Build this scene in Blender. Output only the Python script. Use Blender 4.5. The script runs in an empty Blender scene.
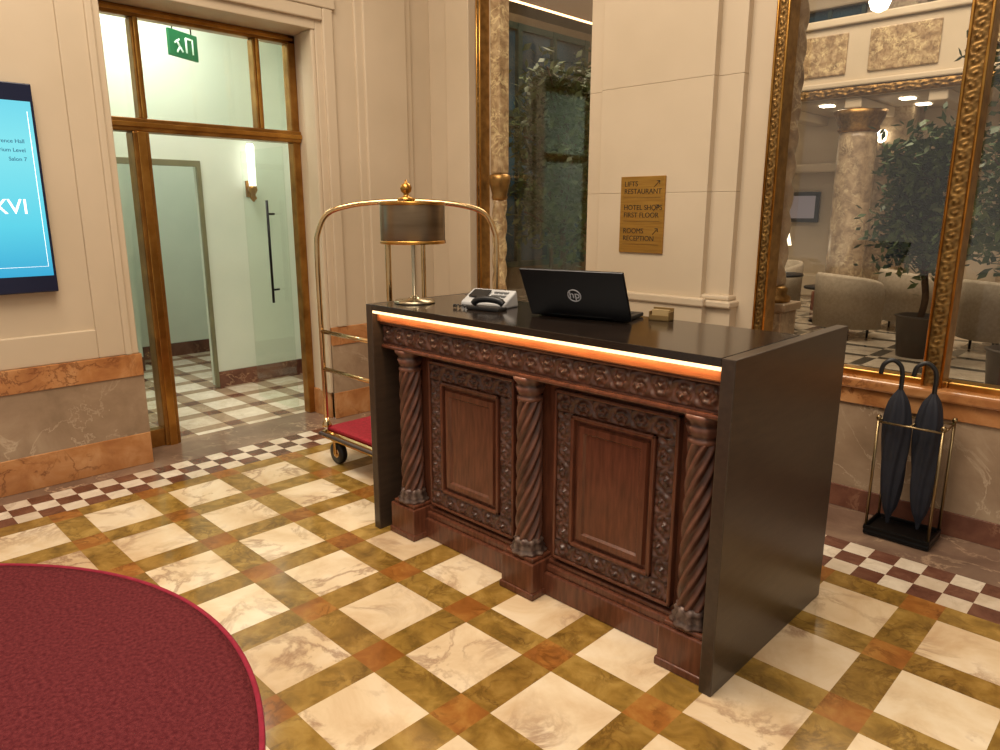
import bpy, bmesh, math, random
import numpy as np
from mathutils import Vector, Matrix
random.seed(7)
S=bpy.context.scene
try:
    S.view_settings.view_transform='Standard'
except Exception as e: print(e)
pi=math.pi
def C(r,g,b):
    f=lambda v:(v/255/12.92) if v/255<=.04045 else ((v/255+.055)/1.055)**2.4
    return (f(r),f(g),f(b),1)
# ---------------------------------------------------------------- materials
def newmat(name):
    m=bpy.data.materials.new(name); m.use_nodes=True
    nt=m.node_tree; b=nt.nodes['Principled BSDF']
    return m,nt,b
def mixc(nt,f,a,b,mode='MIX'):
    n=nt.nodes.new('ShaderNodeMix'); n.data_type='RGBA'; n.blend_type=mode
    for i,v in ((0,f),(6,a),(7,b)):
        if isinstance(v,bpy.types.NodeSocket): nt.links.new(v,n.inputs[i])
        else: n.inputs[i].default_value=v
    return n.outputs[2]
def ramp(nt,src,stops):
    n=nt.nodes.new('ShaderNodeValToRGB'); el=n.color_ramp.elements
    while len(el)<len(stops): el.new(.5)
    for e,(p,c) in zip(el,stops): e.position=p; e.color=c
    nt.links.new(src,n.inputs[0]); return n.outputs[0]
def coords(nt,scale=(1,1,1),rnd=False):
    tc=nt.nodes.new('ShaderNodeTexCoord'); o=tc.outputs['Object']
    if rnd:
        at=nt.nodes.new('ShaderNodeAttribute'); at.attribute_name='rnd'
        mu=nt.nodes.new('ShaderNodeVectorMath'); mu.operation='MULTIPLY_ADD'
        nt.links.new(at.outputs['Color'],mu.inputs[0]); mu.inputs[1].default_value=(30,30,30)
        nt.links.new(o,mu.inputs[2]); o=mu.outputs[0]
    mp=nt.nodes.new('ShaderNodeMapping'); mp.inputs['Scale'].default_value=scale
    nt.links.new(o,mp.inputs[0]); return mp.outputs[0]
def noise(nt,vec,scale,detail=4,dist=0,rough=.5):
    n=nt.nodes.new('ShaderNodeTexNoise'); n.inputs['Scale'].default_value=scale
    n.inputs['Detail'].default_value=detail; n.inputs['Distortion'].default_value=dist
    n.inputs['Roughness'].default_value=rough
    nt.links.new(vec,n.inputs['Vector']); return n.outputs['Fac']
def bump(nt,b,h,strength,dist=.002):
    n=nt.nodes.new('ShaderNodeBump'); n.inputs['Strength'].default_value=strength; n.inputs['Distance'].default_value=dist
    nt.links.new(h,n.inputs['Height']); nt.links.new(n.outputs[0],b.inputs['Normal'])
def M(name,col,rough=.5,metal=0,col2=None,scale=6,bmp=0,bscale=80,spec=.5,stretch=(1,1,1),crease_shade=0,bd=.002):
    m,nt,b=newmat(name)
    if col2 is None: col2=tuple(c*.85 for c in col[:3])+(1,)
    v=coords(nt,stretch); f=noise(nt,v,scale,5)
    f2=ramp(nt,f,[(.3,(0,0,0,1)),(.7,(1,1,1,1))])
    o=mixc(nt,f2,col,col2)
    if crease_shade:
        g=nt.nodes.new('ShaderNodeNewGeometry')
        p=ramp(nt,g.outputs['Pointiness'],[(.42,(.08,.08,.08,1)),(.5,(.75,.75,.75,1)),(.6,(1.5,1.5,1.5,1))])  # hollows darkened and ridges lightened in the colour, standing in for crevice shading
        o=mixc(nt,crease_shade,o,p,'MULTIPLY')
    nt.links.new(o,b.inputs['Base Color'])
    b.inputs['Roughness'].default_value=rough; b.inputs['Metallic'].default_value=metal
    b.inputs['Specular IOR Level'].default_value=spec
    if bmp: bump(nt,b,noise(nt,v,bscale,3),bmp,bd)
    return m
def marble(name,c1,c2,c3,vein,scale=3,rough=.2,vw=.03,rnd=False,va=.8,spec=.5,stretch=(1,1,1)):
    m,nt,b=newmat(name); v=coords(nt,stretch,rnd)
    f=noise(nt,v,scale,7,.5,.6); base=ramp(nt,f,[(.3,c1),(.5,c2),(.68,c3)])
    g=noise(nt,v,scale*.9,8,.7,.62)
    s=nt.nodes.new('ShaderNodeMath'); s.operation='SUBTRACT'; nt.links.new(g,s.inputs[0]); s.inputs[1].default_value=.5
    a=nt.nodes.new('ShaderNodeMath'); a.operation='ABSOLUTE'; nt.links.new(s.outputs[0],a.inputs[0])
    vf=ramp(nt,a.outputs[0],[(0,(va,va,va,1)),(vw,(0,0,0,1))])
    msk=ramp(nt,noise(nt,v,scale*.6,3),[(.42,(0,0,0,1)),(.6,(1,1,1,1))])
    vf=mixc(nt,1.0,vf,msk,'MULTIPLY')
    o=mixc(nt,vf,base,vein)
    if rnd:
        at=nt.nodes.new('ShaderNodeAttribute'); at.attribute_name='rnd'
        sp=nt.nodes.new('ShaderNodeSeparateColor'); nt.links.new(at.outputs['Color'],sp.inputs[0])
        rr=ramp(nt,sp.outputs[0],[(0,(.82,.76,.70,1)),(.5,(.95,.93,.90,1)),(1,(1,1,1,1))])
        o=mixc(nt,1.0,o,rr,'MULTIPLY')
    nt.links.new(o,b.inputs['Base Color']); b.inputs['Roughness'].default_value=rough
    b.inputs['Specular IOR Level'].default_value=spec
    return m
def emis(name,col,st):
    m,nt,b=newmat(name); b.inputs['Base Color'].default_value=col
    b.inputs['Emission Color'].default_value=col; b.inputs['Emission Strength'].default_value=st
    return m
def glassm(name,tint=(1,1,1,1),k=.08):
    m,nt,b=newmat(name); nt.nodes.remove(b)
    t=nt.nodes.new('ShaderNodeBsdfTransparent'); t.inputs[0].default_value=tint
    g=nt.nodes.new('ShaderNodeBsdfGlossy'); g.inputs['Roughness'].default_value=.02
    x=nt.nodes.new('ShaderNodeMixShader'); x.inputs[0].default_value=k
    nt.links.new(t.outputs[0],x.inputs[1]); nt.links.new(g.outputs[0],x.inputs[2])
    nt.links.new(x.outputs[0],nt.nodes['Material Output'].inputs[0]); return m

cream=M('cream_stone',C(206,188,162),.55,0,C(192,174,147),1.2,.08,30)
creamw=M('white_plaster',C(214,222,208),.5,0,C(204,214,200),2)
orangeM=marble('orange_marble',C(152,96,54),C(178,122,74),C(196,146,98),C(112,66,38),5,.22,.03)
greyM=marble('beige_grey_marble',C(132,110,88),C(154,130,106),C(172,150,124),C(206,186,160),2.6,.22,.012,va=.6)
darkM=marble('brown_marble',C(80,48,38),C(104,66,52),C(126,84,66),C(180,140,110),4,.2,.02)
tileM=marble('tile_cream',C(206,178,142),C(226,206,174),C(238,224,200),C(140,104,80),3.4,.15,.045,True,.7)
oliveM=marble('tile_ochre',C(112,86,38),C(148,116,54),C(174,142,76),C(84,58,26),9,.15,.05,True,.6)
rustM=marble('tile_rust',C(132,82,36),C(154,100,46),C(172,124,62),C(86,52,22),9,.15,.05,True,.6)
chkD=marble('checker_brown',C(88,54,44),C(108,70,56),C(124,86,68),C(70,40,32),9,.2,.03,True,.4)
chkL=marble('checker_white',C(206,192,172),C(220,208,190),C(232,222,206),C(160,140,120),9,.2,.03,True,.4)
borderM=marble('floor_border_marble',C(104,82,68),C(124,100,84),C(146,120,100),C(200,170,140),2.5,.18,.015)
gold=M('brass_gold',C(206,156,82),.28,1,C(176,126,60),12)
goldc=M('carved_gilt',C(164,126,70),.38,.75,C(120,88,46),20,crease_shade=.8)
brass=M('polished_brass',C(226,196,150),.16,1,C(200,165,115),6)
bronze=M('aged_bronze_frame',C(176,128,64),.33,.85,C(132,90,40),9)
wood=M('mahogany_wood',C(108,64,46),.26,0,C(80,46,33),7,.10,40,stretch=(9,9,1.2))
woodc=M('mahogany_carved',C(114,76,62),.32,0,C(78,50,41),14,.1,60,crease_shade=.9)
woodlit=M('mahogany_led_glow',C(140,84,48),.35,0,C(112,64,36),7,stretch=(1.2,9,9))  # cornice mahogany, LED glow painted in as a lighter, more orange tone
shell=M('dark_laminate_shell',C(66,54,44),.3,0,C(54,44,36),5,.05,200,stretch=(12,1.5,12))
topm=M('dark_polished_top',C(34,27,23),.14,0,C(42,34,29),8,spec=.5)
silverw=M('worn_silver_base',C(128,112,104),.45,.3,C(70,48,42),40,crease_shade=.8)
blackp=M('black_plastic',C(22,22,24),.4,0,C(16,16,18),10)
blackm=M('black_metal',C(24,22,22),.4,.6,C(16,15,15),10)
whitep=M('white_plastic',C(190,190,190),.4,0,C(176,176,176),10)
redc=M('red_carpet',C(158,24,44),.95,0,C(130,16,30),60,.5,300)
rugm=M('dark_maroon_rug',C(122,54,58),1,0,C(88,32,38),70,1,200,spec=.1,bd=.006)
rugb=M('rug_border_red',C(158,34,60),.95,0,C(136,24,48),40,.3,300)
navy=M('navy_fabric',C(26,29,42),.75,0,C(18,20,30),14,.2,200)
glass=glassm('window_glass',(1,1,1,1),.06); glassd=glassm('door_glass',(.95,.98,.96,1),.06)
led=emis('led_strip',(1,.66,.34,1),2.4)
cove=emis('cove_led',(1,.62,.3,1),4)
bulb=emis('warm_bulb',(1,.86,.62,1),6)
sconcem=emis('sconce_tube',(1,.95,.85,1),2.4)
# ---------------------------------------------------------------- mesh helpers
def link(o,parent,world):
    S.collection.objects.link(o)
    if parent:
        o.parent=parent
        if world: o.matrix_parent_inverse=parent.matrix_basis.inverted()
def E(name,loc=(0,0,0),rz=0):
    e=bpy.data.objects.new(name,None); e.location=loc; e.rotation_euler=(0,0,rz); e.empty_display_size=.1
    S.collection.objects.link(e); return e
def mk(name,vs,fs,mat,parent=None,smooth=False,bevel=0,world=False,segs=2):
    me=bpy.data.meshes.new(name); me.from_pydata([tuple(v) for v in vs],[],fs); me.update()
    if mat: me.materials.append(mat)
    bm=bmesh.new(); bm.from_mesh(me); bmesh.ops.recalc_face_normals(bm,faces=bm.faces); bm.to_mesh(me); bm.free()
    if smooth:
        for p in me.polygons: p.use_smooth=True
    o=bpy.data.objects.new(name,me); link(o,parent,world)
    if bevel:
        b=o.modifiers.new('bevel','BEVEL'); b.width=bevel; b.segments=segs; b.limit_method='ANGLE'
    return o
BF=[(0,3,2,1),(4,5,6,7),(0,1,5,4),(1,2,6,5),(2,3,7,6),(3,0,4,7)]
def bv(x0,x1,y0,y1,z0,z1):
    return [(x0,y0,z0),(x1,y0,z0),(x1,y1,z0),(x0,y1,z0),(x0,y0,z1),(x1,y0,z1),(x1,y1,z1),(x0,y1,z1)]
def box(name,x0,x1,y0,y1,z0,z1,mat,parent=None,bevel=0,world=False):
    return mk(name,bv(x0,x1,y0,y1,z0,z1),BF,mat,parent,False,bevel,world)
def boxes(name,lst,mat,parent=None,bevel=0,world=False):
    vs=[];fs=[]
    for b in lst:
        n=len(vs); vs+=bv(*b); fs+=[tuple(i+n for i in f) for f in BF]
    return mk(name,vs,fs,mat,parent,False,bevel,world)
def lathe(name,prof,mat,parent=None,loc=(0,0,0),n=40,rf=None,world=False,smooth=True,cap=True):
    vs=[];fs=[]
    for r,z in prof:
        for i in range(n):
            t=2*pi*i/n; k=rf(t,z) if rf else 1
            vs.append((loc[0]+r*k*math.cos(t),loc[1]+r*k*math.sin(t),loc[2]+z))
    m=len(prof)
    for j in range(m-1):
        for i in range(n):
            a=j*n+i;b=j*n+(i+1)%n; fs.append((a,b,b+n,a+n))
    if cap:
        fs.append(tuple(range(n))); fs.append(tuple(range((m-1)*n,m*n)))
    return mk(name,vs,fs,mat,parent,smooth,0,world)
def cr(pts,k=8,closed=False):
    P=[Vector(p) for p in pts]; out=[]; n=len(P)
    for i in range(n if closed else n-1):
        g=(lambda j:P[j%n]) if closed else (lambda j:P[max(0,min(n-1,j))])
        p0,p1,p2,p3=g(i-1),g(i),g(i+1),g(i+2)
        for s in range(k):
            t=s/k
            out.append(.5*((2*p1)+(p2-p0)*t+(2*p0-5*p1+4*p2-p3)*t*t+(3*p1-p0-3*p2+p3)*t**3))
    if not closed: out.append(P[-1])
    return out
def sweepv(pts,r,n=10,closed=False,rf=None,base=0):
    P=[Vector(p) for p in pts]; m=len(P); vs=[];fs=[]
    T=[]
    for i in range(m):
        a=P[(i-1)%m] if (closed or i>0) else P[i]; b=P[(i+1)%m] if (closed or i<m-1) else P[i]
        T.append((b-a).normalized())
    up=Vector((0,0,1)) if abs(T[0].z)<.9 else Vector((1,0,0))
    N=(up-T[0]*up.dot(T[0])).normalized()
    for i in range(m):
        N=(N-T[i]*N.dot(T[i])).normalized(); B=T[i].cross(N)
        rr=r*(rf(i/(m-1)) if rf else 1)
        for j in range(n):
            t=2*pi*j/n; vs.append(tuple(P[i]+N*(rr*math.cos(t))+B*(rr*math.sin(t))))
    for i in range(m if closed else m-1):
        i2=(i+1)%m
        for j in range(n):
            j2=(j+1)%n; fs.append((base+i*n+j,base+i*n+j2,base+i2*n+j2,base+i2*n+j))
    if not closed:
        fs.append(tuple(base+j for j in range(n))); fs.append(tuple(base+(m-1)*n+j for j in range(n)))
    return vs,fs
def tube(name,pts,r,mat,parent=None,n=10,closed=False,rf=None,world=False):
    v,f=sweepv(pts,r,n,closed,rf); return mk(name,v,f,mat,parent,True,0,world)
def tubes(name,lst,mat,parent=None,n=10,world=False):
    vs=[];fs=[]
    for pts,r in lst:
        v,f=sweepv(pts,r,n,False,None,len(vs)); vs+=v; fs+=f
    return mk(name,vs,fs,mat,parent,True,0,world)
def relief(name,O,U,V,N,w,h,nu,nv,hf,depth,mat,parent=None,world=False):
    O,U,V,N=map(Vector,(O,U,V,N)); vs=[];fs=[]
    for j in range(nv+1):
        for i in range(nu+1):
            s=i/nu*w; t=j/nv*h
            e=0 if (i in(0,nu) or j in(0,nv)) else 1
            vs.append(tuple(O+U*s+V*t+N*(depth*hf(s,t-h/2)*e)))
    for j in range(nv):
        for i in range(nu):
            a=j*(nu+1)+i; fs.append((a,a+1,a+nu+2,a+nu+1))
    return mk(name,vs,fs,mat,parent,True,0,world)
def scroll(P,H):
    def f(s,t):
        i=math.floor(s/P); sg=-1 if i%2 else 1
        x=(s-(i+.5)*P)/P*2; y=t/H*2
        yy=y-.15*sg; r=math.hypot(x,yy); th=math.atan2(yy*sg,x)
        sp=.5+.5*math.cos(th-r*8)
        lf=.5+.5*math.cos(5*th+r*5)
        ctr=math.exp(-(r/.22)**2)
        v=(.65*sp+.35*lf*min(1,r*1.5))*(1-abs(y)**8)
        return min(1.2,v*(.55+.45*math.exp(-(r/.9)**2))+.6*ctr)
    return f
def txt(name,body,size,loc,rot,mat,parent=None,world=False,ext=.001,align='LEFT'):
    cu=bpy.data.curves.new(name,'FONT'); cu.body=body; cu.size=size; cu.extrude=ext; cu.align_x=align
    cu.materials.append(mat); o=bpy.data.objects.new(name,cu); o.location=loc; o.rotation_euler=rot
    link(o,parent,world); return o
# ---------------------------------------------------------------- floor
def cellfloor(name,cells,mats,z=0):
    vs=[];fs=[];mi=[]
    for x0,x1,y0,y1,k in cells:
        if x1-x0<1e-4 or y1-y0<1e-4: continue
        n=len(vs); vs+=[(x0,y0,z),(x1,y0,z),(x1,y1,z),(x0,y1,z)]; fs.append((n,n+1,n+2,n+3)); mi.append(k)
    me=bpy.data.meshes.new(name); me.from_pydata(vs,[],fs)
    for m in mats: me.materials.append(m)
    me.polygons.foreach_set('material_index',mi); me.update()
    me.attributes.new('rnd','FLOAT_COLOR','FACE')
    cols=[]
    for i in range(len(mi)): cols+=[random.random(),random.random(),random.random(),1]
    me.attributes['rnd'].data.foreach_set('color',cols); me.update()
    o=bpy.data.objects.new(name,me); S.collection.objects.link(o); return o
P_=.43; TS=.294
cells=[]
XL,YT=-4.10,3.095
gx=[(-4.10,-3.98,1)]
x=-3.98
while x<3.0: gx+= [(x,x+TS,0),(x+TS,x+P_,1)]; x+=P_
y=2.665
gy=[(2.665+TS,3.095,1)]
while y>-3.2: gy+=[(y,y+TS,0),(y-(P_-TS),y,1)]; y-=P_
for a,b,k in gx:
    for c,d,l in gy:
        cells.append((a,b,c,d,0 if k+l==0 else (1 if k+l==1 else 2)))
ymin=min(g[0] for g in gy); xmax=max(g[1] for g in gx)
cs=.11
for r in range(3):
    n=0; yy=ymin
    while yy<3.095:
        y1=min(yy+cs,3.095); cells.append((XL-cs*(r+1),XL-cs*r,yy,y1,3+((n+r)%2))); yy+=cs; n+=1
    n=0; xx=XL-cs*3
    while xx<xmax:
        x1=min(xx+cs,xmax); cells.append((xx,x1,YT+cs*r,YT+cs*(r+1),3+((n+r+1)%2))); xx+=cs; n+=1
cells.append((-4.57,XL-.33,ymin,YT+.33,5)); cells.append((-4.57,xmax,YT+.33,3.86,5))
cells.append((-4.9,-4.57,1.5,2.85,5))
floor=cellfloor('floor',cells,[tileM,oliveM,rustM,chkL,chkD,borderM])
# vestibule & lounge floors
c2=[]
y=.8;k=0
while y<3.6:
    x=-8;j=0
    while x<-4.9:
        A=.26;B=.38
        x1=min(x+B,-4.9); y1=min(y+B,3.6)
        c2+=[(x,min(x+A,-4.9),y,min(y+A,3.6),0),(min(x+A,-4.9),x1,y,min(y+A,3.6),1),(x,min(x+A,-4.9),min(y+A,3.6),y1,1),(min(x+A,-4.9),x1,min(y+A,3.6),y1,2)]
        x+=B; j+=1
    y+=.38;k+=1
cellfloor('floor_vestibule',c2,[chkL,greyM,darkM])
c3=[]; gm=marble('lounge_tile_line',C(56,58,58),C(72,72,68),C(90,88,82),C(50,50,48),6,.12,.03,True,.4)
lt=marble('lounge_tile',C(160,146,126),C(184,170,150),C(200,188,168),C(140,120,100),4,.12,.03,True,.4)
x=-9
while x<6:
    y=4.1
    while y<15:
        c3+=[(x,x+.48,y,y+.48,0),(x+.48,x+.6,y,y+.48,1),(x,x+.48,y+.48,y+.6,1),(x+.48,x+.6,y+.48,y+.6,0)]
        y+=.6
    x+=.6
cellfloor('floor_lounge',c3,[lt,gm])
# ---------------------------------------------------------------- left wall (X=-4.57)
ZC=5.2
boxes('wall_left',[(-4.9,-4.59,-3.2,1.5,0,ZC),(-4.9,-4.57,1.28,1.5,.7,ZC),(-4.62,-4.57,-3.2,1.28,.70,.87),
   (-4.9,-4.57,1.5,2.85,2.74,ZC),(-4.9,-4.57,2.85,4.1,0,ZC)],cream,bevel=.006)
boxes('trim_1',[(-4.575,-4.53,3.22,3.60,.7,ZC),(-4.575,-4.55,3.16,3.66,.7,ZC),(-4.58,-4.545,2.9,2.98,.7,2.88),(-4.58,-4.55,1.42,1.46,.7,2.88),
   (-4.58,-4.54,1.38,3.0,2.88,2.98),(-4.58,-4.547,1.46,2.9,2.80,2.88),
   (-4.72,-4.575,2.82,2.85,.2,2.74)],cream,bevel=.008)
boxes('baseboard_left',[(-4.61,-4.555,-3.2,1.51,0,.20),(-4.61,-4.555,2.85,3.86,0,.2),(-4.84,-4.6,2.835,2.86,0,.2)],orangeM,bevel=.004)
boxes('trim_2',[(-4.61,-4.56,-3.2,1.51,.2,.565),(-4.61,-4.56,2.85,3.86,.2,.565)],greyM)
boxes('trim_3',[(-4.61,-4.552,-3.2,1.51,.565,.70),(-4.61,-4.552,2.85,3.86,.565,.70)],orangeM,bevel=.004)
# ---------------------------------------------------------------- right wall (Y=3.85)
boxes('wall_right',[(-4.57,-4.07,3.85,4.1,0,ZC),(-4.07,-2.99,3.88,4.1,0,.75),(-1.95,3.2,3.86,4.1,0,.70),(-4.57,3.2,3.88,4.1,3.95,ZC),
   (-4.32,-4.07,3.80,3.86,0,ZC)],cream,bevel=.006)
pb=[];z=0
for h in [1.03,.62,.62,.62,.62,.62,.62,.5]:
    e=.03 if z==0 else 0
    pb.append((-2.99-e,-1.95+e,3.85-e,4.25,z,min(z+h-.0008,ZC))); pb.append((-2.86-e,-2.10+e,3.80-e,3.86,z,min(z+h-.0008,ZC)));z+=h
boxes('wall_right_pillar',pb,cream,bevel=.003)
boxes('trim_4',[(-3.03,-1.91,3.79,4.2,1.0,1.04),(-3.01,-1.93,3.81,4.2,1.04,1.07),(-2.90,-2.06,3.755,3.8,1.0,1.05)],cream,bevel=.01)
boxes('baseboard_right',[(-1.93,3.2,3.83,3.87,0,.12),(-4.57,-1.9,3.76,3.87,0,.12)],darkM,bevel=.004)
boxes('trim_5',[(-1.93,3.2,3.84,3.87,.12,.575)],greyM)
boxes('trim_6',[(-1.93,3.2,3.825,3.88,.575,.66)],orangeM,bevel=.005)
boxes('trim_7',[(-1.93,3.2,3.80,4.1,.66,.715)],orangeM,bevel=.012)
# gilt frames and windows
def giltv(par,x0,x1,z0,z1,y=3.86,nm='carved_jamb'):
    w=x1-x0
    box(nm+'_core',x0,x1,y,y+.12,z0,z1,goldc,par,.004)
    relief(nm,(x0+.012,y-.001,z0),(0,0,1),(1,0,0),(0,-1,0),z1-z0,w-.024,int((z1-z0)*130),12,scroll(.05,w-.024),.012,goldc,par)
    v=[]
    for xx in (x0+.006,x1-.006):
        v.append(([(xx,y-.002,z0),(xx,y-.002,z1)],.007))
    tubes(nm+'_beads',v,gold,par,8)
w1=E('window_1'); giltv(w1,-4.06,-4.015,.75,3.95,3.87)
gcm=marble('gilt_marble',C(110,84,56),C(158,130,94),C(194,170,132),C(230,210,160),14,.3,.05)
box('sill',-4.07,-2.99,3.82,4.1,.75,.82,cream,w1,.01)
box('pane',-4.015,-2.99,4.02,4.03,.82,3.95,glass,w1)
box('inner_frame',-4.015,-3.96,3.96,4.06,.82,3.95,cream,w1)
rope=lambda t,z:1+.14*math.cos(3*t+z*38)
lathe('twisted_colonnette',[(.05,z) for z in np.linspace(.95,1.62,70)],gcm,w1,(-3.88,3.93,0),24,rope)
lathe('colonnette_capital',[(.05,1.62),(.06,1.64),(.055,1.66),(.07,1.72),(.08,1.76),(.08,1.80),(.06,1.81)],goldc,w1,(-3.88,3.93,0),24)
box('colonnette_upper',-3.93,-3.83,3.88,3.98,1.81,3.95,gcm,w1,.01)
lathe('colonnette_base',[(.10,.82),(.10,.88),(.075,.9),(.08,.93),(.055,.95)],cream,w1,(-3.88,3.93,0),24)
w2=E('window_2'); giltv(w2,-1.80,-1.73,.715,3.95); giltv(w2,-.92,-.83,.715,3.95,3.86,'carved_mullion')
box('pane',-1.73,-.91,3.93,3.94,.74,3.95,glass,w2); box('bottom_rail',-1.80,-.81,3.88,3.98,.71,.745,gold,w2,.006)
box('side_return',-1.95,-1.80,3.9,4.05,.715,3.95,cream,w2)
w3=E('window_3'); box('pane',-.83,1.2,3.93,3.94,.74,3.95,glass,w3); box('bottom_rail',-.81,1.2,3.88,3.98,.71,.745,gold,w3,.006); giltv(w3,1.2,1.3,.715,3.95)
box('wall_right_end',1.3,3.2,3.86,4.1,.7,3.95,cream)
gc=marble('veined_gilt_marble',C(116,96,76),C(152,130,104),C(182,160,130),C(210,192,156),7,.3,.04)
tc_=E('twisted_marble_column',(-1.90,4.33,0))
lathe('shaft',[(.06,z) for z in np.linspace(1.1,3.9,200)],gc,tc_,(0,0,0),30,rope)
boxes('pedestal',[(-.11,.11,-.11,.11,0,.95),(-.13,.13,-.13,.13,.95,1.0)],gc,tc_,.01)
lathe('base_rings',[(.10,1.0),(.105,1.03),(.08,1.05),(.085,1.08),(.06,1.1)],goldc,tc_,n=30)
# plaque
pl=E('direction_plaque',(-2.525,3.80,1.52))
box('plate',-.157,.157,-.012,0,-.228,.228,M('brushed_brass',C(188,142,66),.35,.7,C(162,118,52),5,stretch=(1,1,20)),pl,.002)
dk=M('engraving_dark',C(44,30,12),.6)
yy=.17
for a,b in (('LIFTS','RESTAURANT'),('HOTEL SHOPS','FIRST FLOOR'),('ROOMS','RECEPTION')):
    for t in (a,b):
        txt('lettering_'+t.lower().replace(' ','_'),t,.043,(-.13,-.0125,yy),(pi/2,0,0),dk,pl); yy-=.045
    tubes('arrow_'+a[:3].lower(),[([(.085,-.013,yy+.085),(.12,-.013,yy+.12)],.002),([(.12,-.013,yy+.12),(.10,-.013,yy+.12)],.002),([(.12,-.013,yy+.12),(.12,-.013,yy+.10)],.002)],dk,pl,6)
    box('rule_'+a[:3].lower(),-.13,.13,-.0135,-.012,yy+.022,yy+.0235,dk,pl); yy-=.05
# ---------------------------------------------------------------- door
d=E('door_1',(-4.87,2.17,0))
X0,X1=-4.92,-4.84
boxes('frame',[(X0,X1,1.5,1.56,0,2.74),(X0,X1,2.79,2.85,0,2.74),(X0-.02,X1+.02,1.5,2.85,2.02,2.10),(X0,X1,1.5,2.85,2.68,2.74),
  (X0,X1,1.75,1.80,2.1,2.68),(X0,X1,2.53,2.58,2.1,2.68),(X0-.02,X1+.02,1.69,1.79,0,2.02)],bronze,d,.008,True)
boxes('frame_beads',[(X1,X1+.03,1.715,1.765,0,2.02),(X1+.02,X1+.03,1.5,2.85,2.045,2.075),(X1,X1+.012,1.765,1.785,2.1,2.68),(X1,X1+.012,2.545,2.565,2.1,2.68),(X1,X1+.012,1.52,2.83,2.70,2.72)],gold,d,.004,True)
boxes('transom_glass',[(-4.885,-4.88,1.56,2.79,2.1,2.68)],glassd,d,0,True)
boxes('sidelight_glass',[(-4.885,-4.88,1.56,1.70,.05,2.02)],glassd,d,0,True)
boxes('sidelight_rail',[(X0,X1,1.56,1.70,0,.12)],bronze,d,.004,True)
lf=E('door_2',(-4.95,2.76,0))
boxes('glass_leaf',[(-5.6,-4.95,2.755,2.765,.01,2.0)],glassd,lf,0,True)
tubes('pull_handle',[([(-5.12,2.70,.85),(-5.12,2.70,1.62)],.010),([(-5.12,2.70,.95),(-5.12,2.755,.95)],.008),([(-5.12,2.70,1.52),(-5.12,2.755,1.52)],.008)],blackm,lf,10,True)
# vestibule
boxes('wall_vestibule_back',[(-6.3,-6.17,2.67,3.6,0,3.3),(-6.3,-6.17,.6,2.67,1.95,3.3),(-6.3,-6.17,.6,1.2,0,1.95)],creamw)
boxes('wall_vestibule_side',[(-6.3,-4.9,3.5,3.6,0,3.3),(-6.3,-4.9,.6,.7,0,3.3)],creamw)
boxes('wall_corridor',[(-8,-7.9,.6,3.6,0,3.3),(-8,-6.17,3.5,3.6,0,3.3),(-8,-6.17,.6,.7,0,3.3),(-7.5,-7.35,.7,2.45,0,3.3)],creamw)
box('ceiling_vestibule',-8,-4.9,.6,3.6,3.3,3.4,creamw)
boxes('baseboard_vestibule',[(-6.17,-6.15,2.67,3.5,0,.14),(-6.15,-4.92,3.48,3.5,0,.14),(-7.35,-7.33,.7,2.45,0,.14),(-7.9,-7.88,2.1,3.5,0,.14)],darkM)
d3=E('door_3',(-6.2,1.93,0))
boxes('inner_frame',[(-6.18,-6.15,1.2,2.67,1.90,1.95),(-6.18,-6.15,2.635,2.67,0,1.9),(-6.18,-6.15,1.2,1.24,0,1.9),(-6.18,-6.15,1.94,1.97,0,1.9)],M('sage_metal',C(136,134,106),.4,.4),d3,.003,True)
sc=E('wall_sconce',(-6.17,3.09,1.78))
lathe('glass_tube',[(.02,-.02),(.03,0),(.034,.34),(.02,.36)],sconcem,sc,(.08,0,-.03),20)
lathe('bracket',[(.005,-.16),(.03,-.13),(.018,-.1),(.04,-.06),(.036,-.03),(.02,-.02)],bronze,sc,(.08,0,0),20)
box('back_plate',0,.012,-.03,.03,-.12,.02,bronze,sc,.004); tube('arm',[(.01,0,-.06),(.08,0,-.08)],.01,bronze,sc)
ex=E('exit_sign',(-5.6,2.38,2.72),rz=.5)
box('sign_panel',-.012,.012,-.15,.15,-.09,.09,emis('exit_green',C(14,100,60),.3),ex,.003)
wm=emis('exit_white',C(220,240,225),.5)
tubes('running_figure',[([(.014,-.08,.02),(.014,-.05,-.02)],.008),([(.014,-.05,-.02),(.014,-.08,-.06)],.007),([(.014,-.05,-.02),(.014,-.02,-.05)],.007),([(.014,-.1,.0),(.014,-.05,.03)],.006),([(.014,.02,-.05),(.014,.02,.05)],.008),([(.014,.02,.05),(.014,.09,.05)],.006),([(.014,.09,.05),(.014,.09,-.05)],.006)],wm,ex,6)
tubes('hanger_rods',[([(0,-.1,.09),(0,-.1,.58)],.005),([(0,.1,.09),(0,.1,.58)],.005)],blackm,ex,6)
# ---------------------------------------------------------------- display
tv=E('wall_display',(-4.59,.80,1.65))
box('housing',0,.06,-.31,.31,-.54,.54,M('display_bezel',C(14,22,54),.3),tv,.006)
m,nt,b=newmat('display_picture'); tcn=nt.nodes.new('ShaderNodeTexCoord'); sx=nt.nodes.new('ShaderNodeSeparateXYZ'); nt.links.new(tcn.outputs['Generated'],sx.inputs[0])
cc=ramp(nt,sx.outputs[2],[(0,C(50,170,214)),(.3,C(90,212,234)),(.75,C(130,230,240)),(1,C(110,216,236))])
nt.links.new(cc,b.inputs['Emission Color']); b.inputs['Emission Strength'].default_value=1.0; b.inputs['Base Color'].default_value=(0,0,0,1)
box('screen',.0605,.062,-.295,.295,-.45,.45,m,tv)
wt=emis('display_text',(1,1,1,1),1); dt=emis('display_dark_text',C(20,70,120),.3)
txt('headline','XVI',.11,(.063,.22,-.12),(pi/2,0,pi/2),wt,tv,align='RIGHT')
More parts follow.
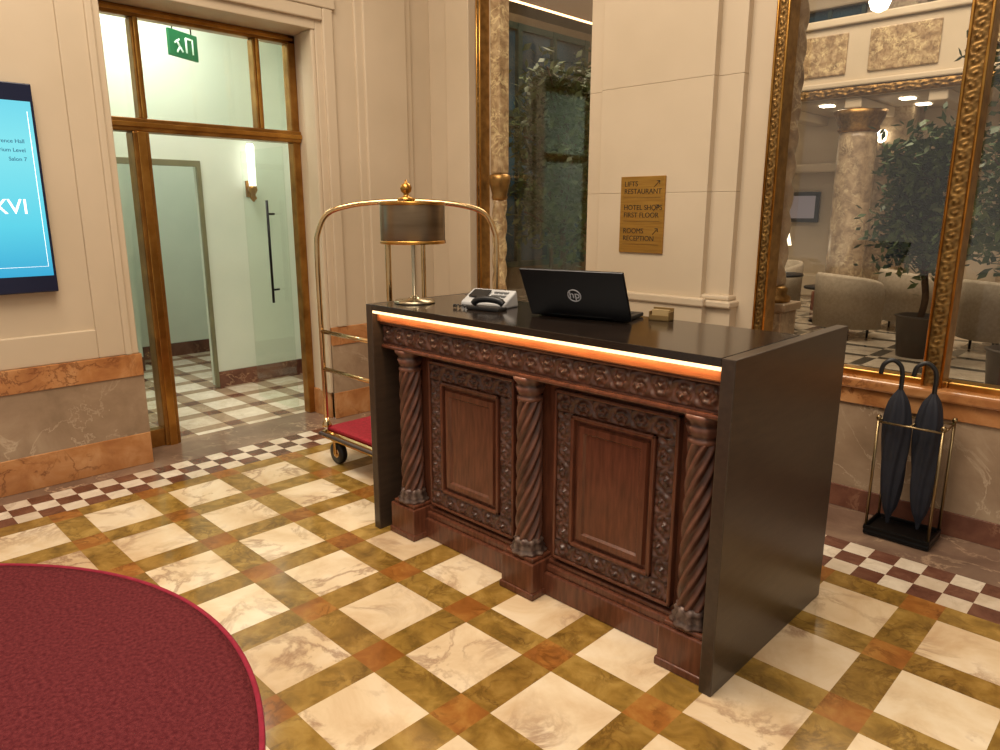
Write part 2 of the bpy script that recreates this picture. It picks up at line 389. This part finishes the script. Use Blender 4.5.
for i,t in enumerate(('Conference Hall','Atrium Level','Salon 7')): txt('line_%d'%i,t,.028,(.063,.245,.24-i*.045),(pi/2,0,pi/2),dt,tv,align='RIGHT')
tubes('screen_border',[([(.063,-.26,-.40),(.063,.275,-.40),(.063,.275,.40)],.0012)],wt,tv,6)
# ---------------------------------------------------------------- reception desk
dk_=E('reception_desk',(-1.86,2.3,0))
W=dict(parent=dk_,world=True)
XR=-.985; YB=2.83
box('side_panel_left',-2.785,-2.74,1.93,YB,0,1.123,shell,bevel=.003,**W)
box('side_panel_right',XR,XR+.045,1.93,YB,0,1.123,shell,bevel=.003,**W)
box('top_slab',-2.74,XR,1.93,2.50,1.096,1.124,topm,bevel=.002,**W)
box('work_surface',-2.74,XR,2.50,YB,.72,.75,topm,bevel=.002,**W)
box('led_strip',-2.74,XR,1.935,1.949,1.083,1.095,led,**W)
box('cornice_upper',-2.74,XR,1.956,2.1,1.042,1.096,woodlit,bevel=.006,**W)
box('cornice_lower',-2.74,XR,1.970,2.1,1.028,1.042,wood,bevel=.006,**W)
box('frieze_body',-2.74,XR,1.995,2.1,.93,1.030,woodc,**W)
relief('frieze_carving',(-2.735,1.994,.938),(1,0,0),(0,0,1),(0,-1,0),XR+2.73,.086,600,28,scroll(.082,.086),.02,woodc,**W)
box('frieze_bead',-2.74,XR,1.975,2.1,.915,.932,wood,bevel=.006,**W)
box('back_board',-2.74,XR,2.085,2.13,0,1.0,wood,**W)
boxes('base_moulding',[(-2.74,XR,2.035,2.09,0,.10),(-2.74,XR,2.05,2.09,.10,.13),(-2.74,XR,2.065,2.09,.13,.15)],wood,bevel=.006,**W)
for n,cx in enumerate((-2.60,-1.84,-1.08)):
    boxes('plinth_%d'%(n+1),[(cx-.088,cx+.088,1.962,2.09,0,.155),(cx-.094,cx+.094,1.955,2.09,.0,.03),(cx-.078,cx+.078,1.975,2.09,.155,.172)],wood,bevel=.005,**W)
    cy=2.035; sgn=-1
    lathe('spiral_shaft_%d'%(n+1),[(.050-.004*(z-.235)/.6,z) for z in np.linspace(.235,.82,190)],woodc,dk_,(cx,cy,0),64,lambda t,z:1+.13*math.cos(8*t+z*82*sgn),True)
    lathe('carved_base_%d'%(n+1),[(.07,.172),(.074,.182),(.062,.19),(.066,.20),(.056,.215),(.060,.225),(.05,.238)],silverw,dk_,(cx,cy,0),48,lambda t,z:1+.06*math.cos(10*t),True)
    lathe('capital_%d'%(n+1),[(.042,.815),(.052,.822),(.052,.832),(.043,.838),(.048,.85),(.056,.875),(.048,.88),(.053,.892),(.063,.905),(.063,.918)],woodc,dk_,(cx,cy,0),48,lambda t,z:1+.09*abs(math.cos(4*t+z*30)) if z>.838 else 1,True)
for n,(a,b) in enumerate(((-2.485,-1.96),(-1.72,-1.195))):
    z0,z1=.18,.865; bw=.075; q='%d'%(n+1)
    box('panel_field_'+q,a,b,2.07,2.09,z0,z1,wood,**W)
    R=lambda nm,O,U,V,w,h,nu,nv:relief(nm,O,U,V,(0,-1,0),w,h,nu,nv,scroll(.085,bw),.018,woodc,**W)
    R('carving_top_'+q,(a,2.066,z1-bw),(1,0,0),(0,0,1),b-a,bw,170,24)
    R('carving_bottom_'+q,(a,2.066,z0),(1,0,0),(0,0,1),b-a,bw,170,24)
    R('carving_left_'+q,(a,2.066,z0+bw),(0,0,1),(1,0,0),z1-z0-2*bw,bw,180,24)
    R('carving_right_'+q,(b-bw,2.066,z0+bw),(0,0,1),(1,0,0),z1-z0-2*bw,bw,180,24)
    def fr(x0,x1,za,zb,w,y0,nm,mt):
        boxes(nm,[(x0,x1,y0,2.09,za,za+w),(x0,x1,y0,2.09,zb-w,zb),(x0,x0+w,y0,2.09,za,zb),(x1-w,x1,y0,2.09,za,zb)],mt,bevel=.005,**W)
    fr(a-.012,b+.012,z0-.012,z1+.012,.014,2.055,'outer_bead_'+q,wood)
    fr(a+bw,b-bw,z0+bw,z1-bw,.016,2.050,'inner_bead_'+q,wood)
    i0,i1,j0,j1=a+bw+.03,b-bw-.03,z0+bw+.03,z1-bw-.03; e=.03
    vs=[(i0,2.07,j0),(i1,2.07,j0),(i1,2.07,j1),(i0,2.07,j1),(i0+.006,2.055,j0+.006),(i1-.006,2.055,j0+.006),(i1-.006,2.055,j1-.006),(i0+.006,2.055,j1-.006),
        (i0+e,2.055,j0+e),(i1-e,2.055,j0+e),(i1-e,2.055,j1-e),(i0+e,2.055,j1-e),(i0+e+.008,2.064,j0+e+.008),(i1-e-.008,2.064,j0+e+.008),(i1-e-.008,2.064,j1-e-.008),(i0+e+.008,2.064,j1-e-.008)]
    fs=[]
    for L in (0,4,8):
        for k in range(4): fs.append((L+k,L+(k+1)%4,L+4+(k+1)%4,L+4+k))
    fs.append((12,13,14,15)); mk('raised_panel_'+q,vs,fs,wood,**W)
# ---------------------------------------------------------------- table lamp
tl=E('table_lamp',(-2.645,2.11,1.124))
lathe('base',[(.0,0),(.095,0),(.097,.006),(.09,.014),(.03,.02),(.018,.03),(.009,.04),(.009,.30)],M('nickel',C(190,176,150),.25,1),tl,cap=False)
lathe('shade',[(.146,.275),(.148,.28),(.148,.455),(.146,.46),(.143,.455),(.143,.28),(.146,.275)],M('bronze_shade',C(136,116,92),.3,.8,C(112,94,72),3,stretch=(1,1,8)),tl,cap=False,n=56)
lathe('shade_rims',[(.149,.275),(.1515,.278),(.1515,.288),(.149,.29)],gold,tl,cap=False,n=56)
lathe('shade_rim_top',[(.149,.447),(.1515,.449),(.1515,.458),(.149,.462)],gold,tl,cap=False,n=56)
lathe('shade_top_diffuser',[(.0,.45),(.143,.45)],M('diffuser_top',C(120,100,72),.5),tl,cap=False)
lathe('bulb',[(.012,.30),(.03,.33),(.03,.36),(.01,.39)],bulb,tl)
# ---------------------------------------------------------------- laptop
lp=E('laptop',(-1.765,2.245,1.125),rz=math.radians(14))
box('base',-.195,.195,.012,.20,.002,.018,blackp,lp,.004)
box('keyboard',-.17,.17,.05,.15,.018,.020,M('keys',C(50,50,54),.5),lp)
tube('hinge',[(-.14,.0,.014),(.14,.0,.014)],.009,blackm,lp)
lid=box('lid',-.218,.218,-.006,.006,.0,.225,M('lid_black',C(20,20,24),.32,.2),lp,.004); lid.location=(0,0.004,.006); lid.rotation_euler=(math.radians(30),0,0)
sil=M('logo_silver',C(225,225,230),.3,.3)
lo=tube('logo_ring',[(.027*math.cos(t),-.0075,.0+.027*math.sin(t)) for t in np.linspace(0,2*pi,25)[:-1]],.0024,sil,lp,6,True)
def onlid(o,x,z): o.parent=lid; o.location=(x,0,z)
onlid(lo,0,.112)
t=txt('logo_text','hp',.046,(0,0,0),(pi/2,0,0),sil,lp,align='CENTER'); onlid(t,0,.101); t.location=(0,-.007,.100)
scn=box('screen',-.205,.205,.0065,.008,.015,.215,emis('lcd',C(70,80,100),.4),lp); scn.parent=lid; 
# ---------------------------------------------------------------- phone
ph=E('desk_telephone',(-2.30,2.24,1.124),rz=math.radians(10))
mk('body',[(-.12,-.03,0),(.12,-.03,0),(.12,.09,0),(-.12,.09,0),(-.12,-.03,.02),(.12,-.03,.02),(.12,.075,.075),(-.12,.075,.075)],BF,whitep,ph,bevel=.008)
mk('display',[(-.095,-.0,.042),(.0,-.0,.042),(.0,.05,.068),(-.095,.05,.068),(-.095,-.0,.046),(.0,-.0,.046),(.0,.05,.072),(-.095,.05,.072)],BF,blackp,ph)
boxes('keypad',[(.02+i*.026,.04+i*.026,-.01+j*.025,.008+j*.025,.03+j*.012,.042+j*.012) for i in range(3) for j in range(3)],M('key_grey',C(120,120,120),.5),ph)
box('cradle_base',-.02,.15,-.12,-.045,.0,.016,blackp,ph,.005)
tube('handset',cr([(-.0,-.09,.025),(.02,-.088,.042),(.07,-.08,.048),(.12,-.07,.042),(.14,-.065,.028)],6),.015,blackp,ph,12)
tube('cord',[( -.02+.06*math.sin(i*.08)-.02*i/60, -.105+.008*math.cos(i*1.2), .010+.006*math.sin(i*1.2)) for i in range(60)],.003,blackp,ph,6)
ch=E('card_holder',(-1.52,2.45,1.124),rz=.2)
cb_=M('holder_bronze',C(150,122,76),.4,.5)
boxes('tray',[(-.042,.042,-.025,.03,0,.006),(-.042,.042,.024,.03,0,.048),(-.042,-.037,-.025,.03,0,.036),(.037,.042,-.025,.03,0,.036),(-.042,.042,-.025,-.02,0,.022)],cb_,ch,.001)
boxes('cards',[(-.034,.034,-.012+.006*i,-.008+.006*i,.006,.042) for i in range(4)],M('card_paper',C(176,150,104),.6),ch)
# ---------------------------------------------------------------- luggage cart
lc=E('luggage_cart',(-3.40,2.67,0)); a,b=.345,.40
boxes('deck',[(-a-.03,a+.03,-b-.03,b+.03,.17,.225)],brass,lc,.02)
box('carpet',-a,a,-b,b,.225,.245,redc,lc,.006)
tube('bumper',[(-a-.03,-b-.03,.2),(a+.03,-b-.03,.2),(a+.03,b+.03,.2),(-a-.03,b+.03,.2)],.012,M('bumper_grey',C(80,70,66),.6),lc,8,True)
H=[]
for sx_,sy in ((1,1),(1,-1)):
    f=lambda k,z:(sx_*a*k,sy*b*k,z)
    pts=[f(1,.24),f(1,.8),f(1,1.30),f(.97,1.43),f(.86,1.53),f(.62,1.575),f(.3,1.595),f(0,1.60),f(-.3,1.595),f(-.62,1.575),f(-.86,1.53),f(-.97,1.43),f(-1,1.30),f(-1,.8),f(-1,.24)]
    H.append((cr(pts,6),.0155))
tubes('hoops',H,brass,lc,12)
tubes('rails',[([(-a,-b,.61),(a,-b,.61)],.013),([(-a,-b,.84),(a,-b,.84)],.013),([(-a,b,.62),(a,b,.62)],.010)],brass,lc,10)
lathe('crown',[(.012,1.56),(.05,1.60),(.055,1.615),(.02,1.625),(.014,1.64),(.03,1.655),(.035,1.675),(.026,1.695),(.008,1.705),(.006,1.72)],gold,lc,n=24)
for i,(x,y) in enumerate(((1,1),(1,-1),(-1,1),(-1,-1))):
    x*=a-.04;y*=b-.05
    lathe('pole_collar_%d'%i,[(.03,.245),(.03,.26),(.02,.275),(.016,.3)],brass,lc,((1 if x>0 else -1)*a,(1 if y>0 else -1)*b,0),20)
    w=lathe('wheel_%d'%i,[(.02,-.02),(.066,-.02),(.07,-.012),(.07,.012),(.066,.02),(.02,.02)],blackp,lc,n=28); w.location=(x,y,.071); w.rotation_euler=(pi/2,0,0)
    lathe('hub_%d'%i,[(.02,-.022),(.03,-.022),(.03,.022),(.02,.022)],brass,w,n=20)
    boxes('fork_%d'%i,[(x-.03,x+.03,y-.034,y+.034,.145,.17),(x-.012,x+.012,y-.032,y-.026,.06,.16),(x-.012,x+.012,y+.026,y+.032,.06,.16)],brass,lc,.003)
# ---------------------------------------------------------------- umbrella stand
us=E('umbrella_stand',(-.87,3.665,0)); a,b=.135,.095
box('base_tray',-a-.01,a+.01,-b-.01,b+.01,.004,.03,blackm,us,.008)
boxes('tray_lip',[(-a-.01,a+.01,-b-.01,-b,.03,.05),(-a-.01,a+.01,b,b+.01,.03,.05),(-a-.01,-a,-b,b,.03,.05),(a,a+.01,-b,b,.03,.05)],blackm,us,.003)
sb=M('stand_brass',C(150,130,96),.3,1)
L=[([(x,y,.03),(x,y,.585)],.007) for x in(-a,a) for y in(-b,b)]
z=.575
L+=[([(-a,-b,z),(a,-b,z)],.005),([(-a,b,z),(a,b,z)],.005),([(-a,-b,z),(-a,b,z)],.005),([(a,-b,z),(a,b,z)],.005),([(0,-b,.575),(0,b,.575)],.005)]
tubes('frame',L,sb,us,8)
for i,(x,y) in enumerate(((-a,-b),(-a,b),(a,-b),(a,b))): lathe('knob_%d'%i,[(.0,.58),(.01,.585),(.013,.595),(.009,.606),(0,.61)],sb,us,(x,y,0),14,cap=False)
for i,(x,y,lean,ro) in enumerate(((-.066,-.01,-.02,.35),(.062,.01,-.01,.25))):
    u=E('umbrella' if i==0 else 'umbrella.001',(-.87+x,3.665+y,.052)); u.rotation_euler=(0,lean,ro)
    prof=[(.006,0),(.012,.04),(.028,.09),(.040,.16),(.048,.26),(.054,.38),(.055,.50),(.047,.58),(.034,.63),(.018,.66),(.01,.675)]
    P=cr([(r,0,z) for r,z in prof],4)
    lathe('canopy',[(p.x,p.z) for p in P],navy,u,n=64,rf=lambda t,z:1+.13*math.cos(3*t+z*4+i)+.10*math.cos(7*t-z*5+math.sin(z*9)))
    tube('handle',cr([(0,0,.64),(0,0,.70),(0,0,.75),(-.012,0,.79),(-.045,0,.812),(-.080,0,.79),(-.09,0,.745)],6),.0105,blackp,u,12)
# ---------------------------------------------------------------- rug
rg=E('round_rug',(-2.51,-.57,0))
lathe('pile',[(0,.014),(1.50,.014),(1.546,.012),(1.546,.001)],rugm,rg,n=160,cap=False)
lathe('border',[(1.544,.001),(1.544,.015),(1.549,.017),(1.558,.017),(1.562,.012),(1.562,.001)],rugb,rg,n=160,cap=False)
# ---------------------------------------------------------------- lounge
boxes('wall_lounge_back',[(-9,6,13.6,13.9,0,7)],cream)
pil=[]
for x in (-8.2,-6.6,-4.1,-1.9,.4):
    pil+=[(x-.4,x+.4,13.0,13.7,0,7)]
boxes('trim_8',pil,gc,bevel=.02)
boxes('trim_9',[(-9,6,13.4,13.7,4.9,5.2),(-9,6,13.35,13.7,0,.4),(-9,6,13.35,13.7,2.2,2.35)],cream,bevel=.03)
# gallery
gy0=11.5
boxes('ceiling_lounge_gallery',[(-9,6,gy0,13.6,3.15,3.35),(-9,6,gy0,gy0+.14,3.35,4.15),(-9,6,gy0-.06,gy0+.2,4.15,4.26),(-9,6,gy0-.05,gy0+.1,3.15,3.26),(-9,6,gy0-.08,gy0+.1,3.30,3.38)]+
  [(x-.12,x+.12,gy0,13.6,3.0,3.15) for x in (-7.85,-6.6,-5.35,-4.1,-3.0,-1.4,-.1,1.1)],cream,None,.02)
boxes('trim_10',[(x-.45,x+.45,gy0-.03,gy0,3.48,4.05) for x in (-8.5,-7.2,-5.95,-4.7,-3.5,-2.2,-.8,.5,1.8)],gcm,bevel=.015)
relief('trim_11',(-9,gy0-.05,3.155),(1,0,0),(0,0,1),(0,-1,0),13,.14,500,10,scroll(.16,.14),.04,goldc)
for i,x in enumerate((-6.6,-4.1,-1.4,1.1)):
    c=E('lounge_column' if i==0 else 'lounge_column.%03d'%i,(x,gy0+.35,0))
    lathe('shaft',[(.30,.3),(.27,.4),(.27,2.6),(.25,2.7)],gc,c,n=36)
    box('plinth',-.34,.34,-.34,.34,0,.3,darkM,c,.015)
    lathe('capital',[(.25,2.68),(.29,2.72),(.27,2.76),(.34,2.92),(.36,2.99)],goldc,c,n=36,rf=lambda t,z:1+.05*abs(math.cos(6*t)))
dl=[]
for i,x in enumerate((-7.2,-5.95,-4.7,-3.55,-2.2,-.8)):
    for yy_ in (12.1,12.9): dl.append((x-.09,x+.09,yy_-.09,yy_+.09,3.13,3.149))
boxes('ceiling_downlights',dl,emis('downlight',(1,.85,.6,1),9))
nightm=M('night_glass',C(22,40,52),.1,0,C(44,84,104),.8)
teal=M('dark_green_frame',C(36,62,58),.4,.2)
boxes('wall_lounge_side',[(-9.3,-9.0,4.1,14,0,7),(6,6.2,4.1,14,0,7)],M('brown_wall',C(110,92,70),.6))  # lounge side walls, browner and darker than the cream back wall
lw=E('window_4',(-9,8.5,0))
box('night_panes',-8.99,-8.96,5,11.4,.6,4.6,nightm,lw,0,True)
fr=[]
for y in np.arange(5,11.5,.9): fr.append((-8.97,-8.88,y-.05,y+.05,.6,4.6))
for z in (.6,1.9,3.0,3.15,4.55): fr.append((-8.97,-8.89,5,11.4,z-.05,z+.05))
boxes('mullions',fr,teal,lw,0,True)
nb=E('window_5',(-2,13.5,0))
for i,x in enumerate((-7.4,-5.35,-3.0,-.7)):
    box('night_panes_%d'%i,x-.55,x+.55,13.55,13.62,3.8,6.4,nightm,nb,0,True)
    boxes('mullions_%d'%i,[(x-.58,x-.52,13.5,13.6,3.75,6.4),(x+.52,x+.58,13.5,13.6,3.75,6.4),(x-.03,x+.03,13.5,13.6,3.75,6.4),(x-.55,x+.55,13.5,13.6,4.9,4.96)],teal,nb,0,True)
box('ceiling_lounge',-9,6,4.1,14,7,7.1,cream)
cb=E('trim_12',(-6.15,7,3.9)); box('soffit_beam',-6.4,-6.0,4.9,10,3.83,4.15,M('dark_beam',C(90,72,54),.5),cb,.01,True); box('cove_strip',-6.0,-5.985,4.9,10,3.81,3.83,cove,cb,0,True)
def armchair(i,x,y,rz):
    c=E('lounge_armchair' if i==0 else 'lounge_armchair.%03d'%i,(x,y,0),rz)
    fab=bpy.data.materials.get('chair_fabric') or M('chair_fabric',C(172,158,138),.85,0,C(154,140,120),30,.2,200)
    vs=[];fs=[];n=28
    for k in range(n+1):
        t=math.radians(-30+240*k/n); e=math.sin(pi*k/n)**.5 if 0<k<n else 0
        for r,z in ((.40,.14),(.41,.6+.16*e),(.385,.64+.16*e),(.33,.62+.16*e),(.31,.3)):
            vs.append((r*math.cos(t),r*math.sin(t),z))
    for k in range(n):
        for j in range(5): a=k*5+j; b=k*5+(j+1)%5; fs.append((a,b,b+5,a+5))
    fs+=[tuple(range(5)),tuple(range(n*5,n*5+5))]
    mk('barrel_back',vs,fs,fab,c,True)
    lathe('seat',[(0,.14),(.36,.14),(.37,.2),(.37,.40),(.34,.45),(0,.46)],fab,c,n=32,cap=False)
    for k in range(4): lathe('leg_%d'%(k+1),[(.012,.0),(.02,.15)],blackp,c,(.24*math.cos(pi/4+k*pi/2),.24*math.sin(pi/4+k*pi/2),0),10)
for i,(x,y,r) in enumerate(((-3.15,9.4,2.6),(-2.75,10.5,2.2),(-4.75,10.8,-.5),(-1.6,9.6,2.6),(-5.9,10.6,-.8),(-.6,8.9,2.5))): armchair(i,x,y,r)
def rtable(nm,x,y,r,h,mt):
    c=E(nm,(x,y,0)); lathe('top',[(0,h-.03),(r,h-.03),(r+.005,h-.015),(r,h),(0,h)],mt,c,cap=False); lathe('stem',[(.2*r/.3,0),(.2*r/.3,.02),(.03,.04),(.03,h-.03)],blackm,c)
rtable('bistro_table',-4.05,9.3,.32,.74,blackp); rtable('coffee_table',-3.8,10.4,.3,.5,blackp); rtable('side_table',-5.2,11.9,.28,.62,blackp)
ls=E('table_lantern',(-4.05,9.3,.74)); lathe('body',[(.07,0),(.08,.02),(.05,.05),(.09,.12),(.09,.26),(.05,.32),(.015,.36),(.01,.42)],blackm,ls,n=20)
l2=E('lounge_table_lamp',(-5.2,11.9,.62))
lathe('base',[(0,0),(.09,0),(.09,.02),(.02,.05),(.05,.12),(.06,.18),(.02,.26),(.01,.4)],gold,l2,cap=False)
lathe('shade',[(.20,.36),(.14,.62),(.138,.62),(.198,.36)],emis('shade_glow',(1,.85,.6,1),2.6),l2,cap=False)
pf=E('wall_screen',(-5.6,13.55,1.6)); box('frame',-.38,.38,-.05,0,-.27,.27,blackp,pf,.01); box('picture',-.31,.31,-.055,-.05,-.20,.20,emis('grey_picture',C(120,110,110),.5),pf)
def tree(name,x,y,h,cr_,z0,nl,seed):
    rnd=random.Random(seed); e=E(name,(x,y,0))
    lathe('planter',[(0,0),(.18,0),(.22,.42),(.24,.44),(.21,.45),(.2,.4),(0,.4)],M('planter_'+name,C(70,60,50),.5),e,cap=False)
    bark=bpy.data.materials.get('bark') or M('bark',C(86,66,46),.9,0,C(60,44,30),12)
    lf_=bpy.data.materials.get('leaf_green') or M('leaf_green',C(80,98,52),.5,0,C(46,66,34),3)
    B=[(cr([(0,0,.38),(.03,.02,z0*.6),(-.02,.03,z0),(.02,0,h*.85)],6),.035)]
    tips=[]
    for i in range(26):
        zz=z0*.8+(h*.8-z0*.8)*rnd.random(); th=rnd.random()*2*pi; rr=cr_*(.5+.5*rnd.random())
        tip=(rr*math.cos(th),rr*math.sin(th),min(h,zz+.35+.2*rnd.random())); tips.append((Vector((0,0,zz)),Vector(tip)))
        B.append((cr([(0,0,zz),(tip[0]*.5,tip[1]*.5,zz+.28),tip],4),.010))
    tubes('branches',B,bark,e,6)
    vs=[];fs=[]
    for i in range(nl):
        a,b=tips[rnd.randrange(len(tips))]; t=.35+.65*rnd.random()
        p=a.lerp(b,t)+Vector((rnd.gauss(0,.11),rnd.gauss(0,.11),rnd.gauss(0,.12)))
        u=Vector((rnd.gauss(0,1),rnd.gauss(0,1),rnd.gauss(0,.7))).normalized(); w=u.cross(Vector((rnd.random(),rnd.random(),1))).normalized()
        s=.045+.025*rnd.random(); n=len(vs)
        vs+=[p-u*s,p+w*s*.45,p+u*s,p-w*s*.45]; fs.append((n,n+1,n+2,n+3))
    me=bpy.data.meshes.new('foliage'); me.from_pydata([tuple(v) for v in vs],[],fs); me.materials.append(lf_)
    o=bpy.data.objects.new('foliage',me); link(o,e,False)
tree('potted_ficus_tree',-2.15,8.6,2.4,.48,1.05,4200,1)
tree('potted_ficus_tree.001',-5.1,6.15,3.2,.55,1.2,4600,2)
tree('potted_ficus_tree.002',-7.4,8.6,3.6,.8,1.3,4200,3)
tree('potted_ficus_tree.003',-1.0,7.0,3.0,.5,1.2,4200,4)
for i,(x,z) in enumerate(((-4.1,2.6),(-1.9,2.6),(-6.6,2.6))):
    s_=E('lounge_wall_light' if i==0 else 'lounge_wall_light.%03d'%i,(x,12.99,z)); lathe('glow',[(.02,0),(.07,.05),(.08,.16),(.05,.2)],bulb,s_,(0,-.1,0),16); box('bracket',-.02,.02,-.12,.01,-.03,.0,gold,s_)
pn=E('pendant_globe_lamp',(-2.9,8.6,3.68)); lathe('globe',[(.02,-.11),(.08,-.08),(.11,0),(.08,.08),(.02,.11)],bulb,pn,n=24); tube('rod',[(0,0,.1),(0,0,3.31)],.008,gold,pn)
# ---------------------------------------------------------------- ceilings
box('ceiling',-4.9,3.2,-3.2,4.1,ZC,ZC+.1,cream)
# ---------------------------------------------------------------- lights
def area(name,loc,size,en,col=(1,.86,.69),rot=(0,0,0),sy=None):
    l=bpy.data.lights.new(name,'AREA'); l.size=size; l.energy=en; l.color=col
    if sy: l.shape='RECTANGLE'; l.size_y=sy
    o=bpy.data.objects.new(name,l); o.location=loc; o.rotation_euler=rot; S.collection.objects.link(o)
area('ceiling_light_main',(-1.8,.9,5.1),2.2,190)
area('ceiling_light_left',(-3.4,.6,5.1),1.0,60)
area('ceiling_light_side',(1.5,-1.5,5.1),2.5,110)
area('vestibule_light',(-5.5,2.1,3.25),1.0,44,(1,.97,.88))
area('corridor_light',(-7,2.4,3.25),.8,26,(1,.97,.88))
area('lounge_light_a',(-4,8,6.9),4,460,(1,.84,.62))
area('lounge_light_b',(0,8,6.9),4,200,(1,.84,.62))
area('desk_led_light',(-1.86,1.942,1.078),1.72,1.7,(1,.62,.32),(math.radians(25),0,0),.012)
w=bpy.data.worlds.new('world'); S.world=w; w.use_nodes=True
w.node_tree.nodes['Background'].inputs[0].default_value=(1,.89,.76,1); w.node_tree.nodes['Background'].inputs[1].default_value=.46
# ---------------------------------------------------------------- camera
cd=bpy.data.cameras.new('camera'); cd.sensor_width=36; cd.lens=25.74; cd.clip_start=.05
cam=bpy.data.objects.new('camera',cd); cam.location=(0,0,1.55); cam.rotation_euler=(math.radians(77),0,math.radians(44.6))
S.collection.objects.link(cam); S.camera=cam
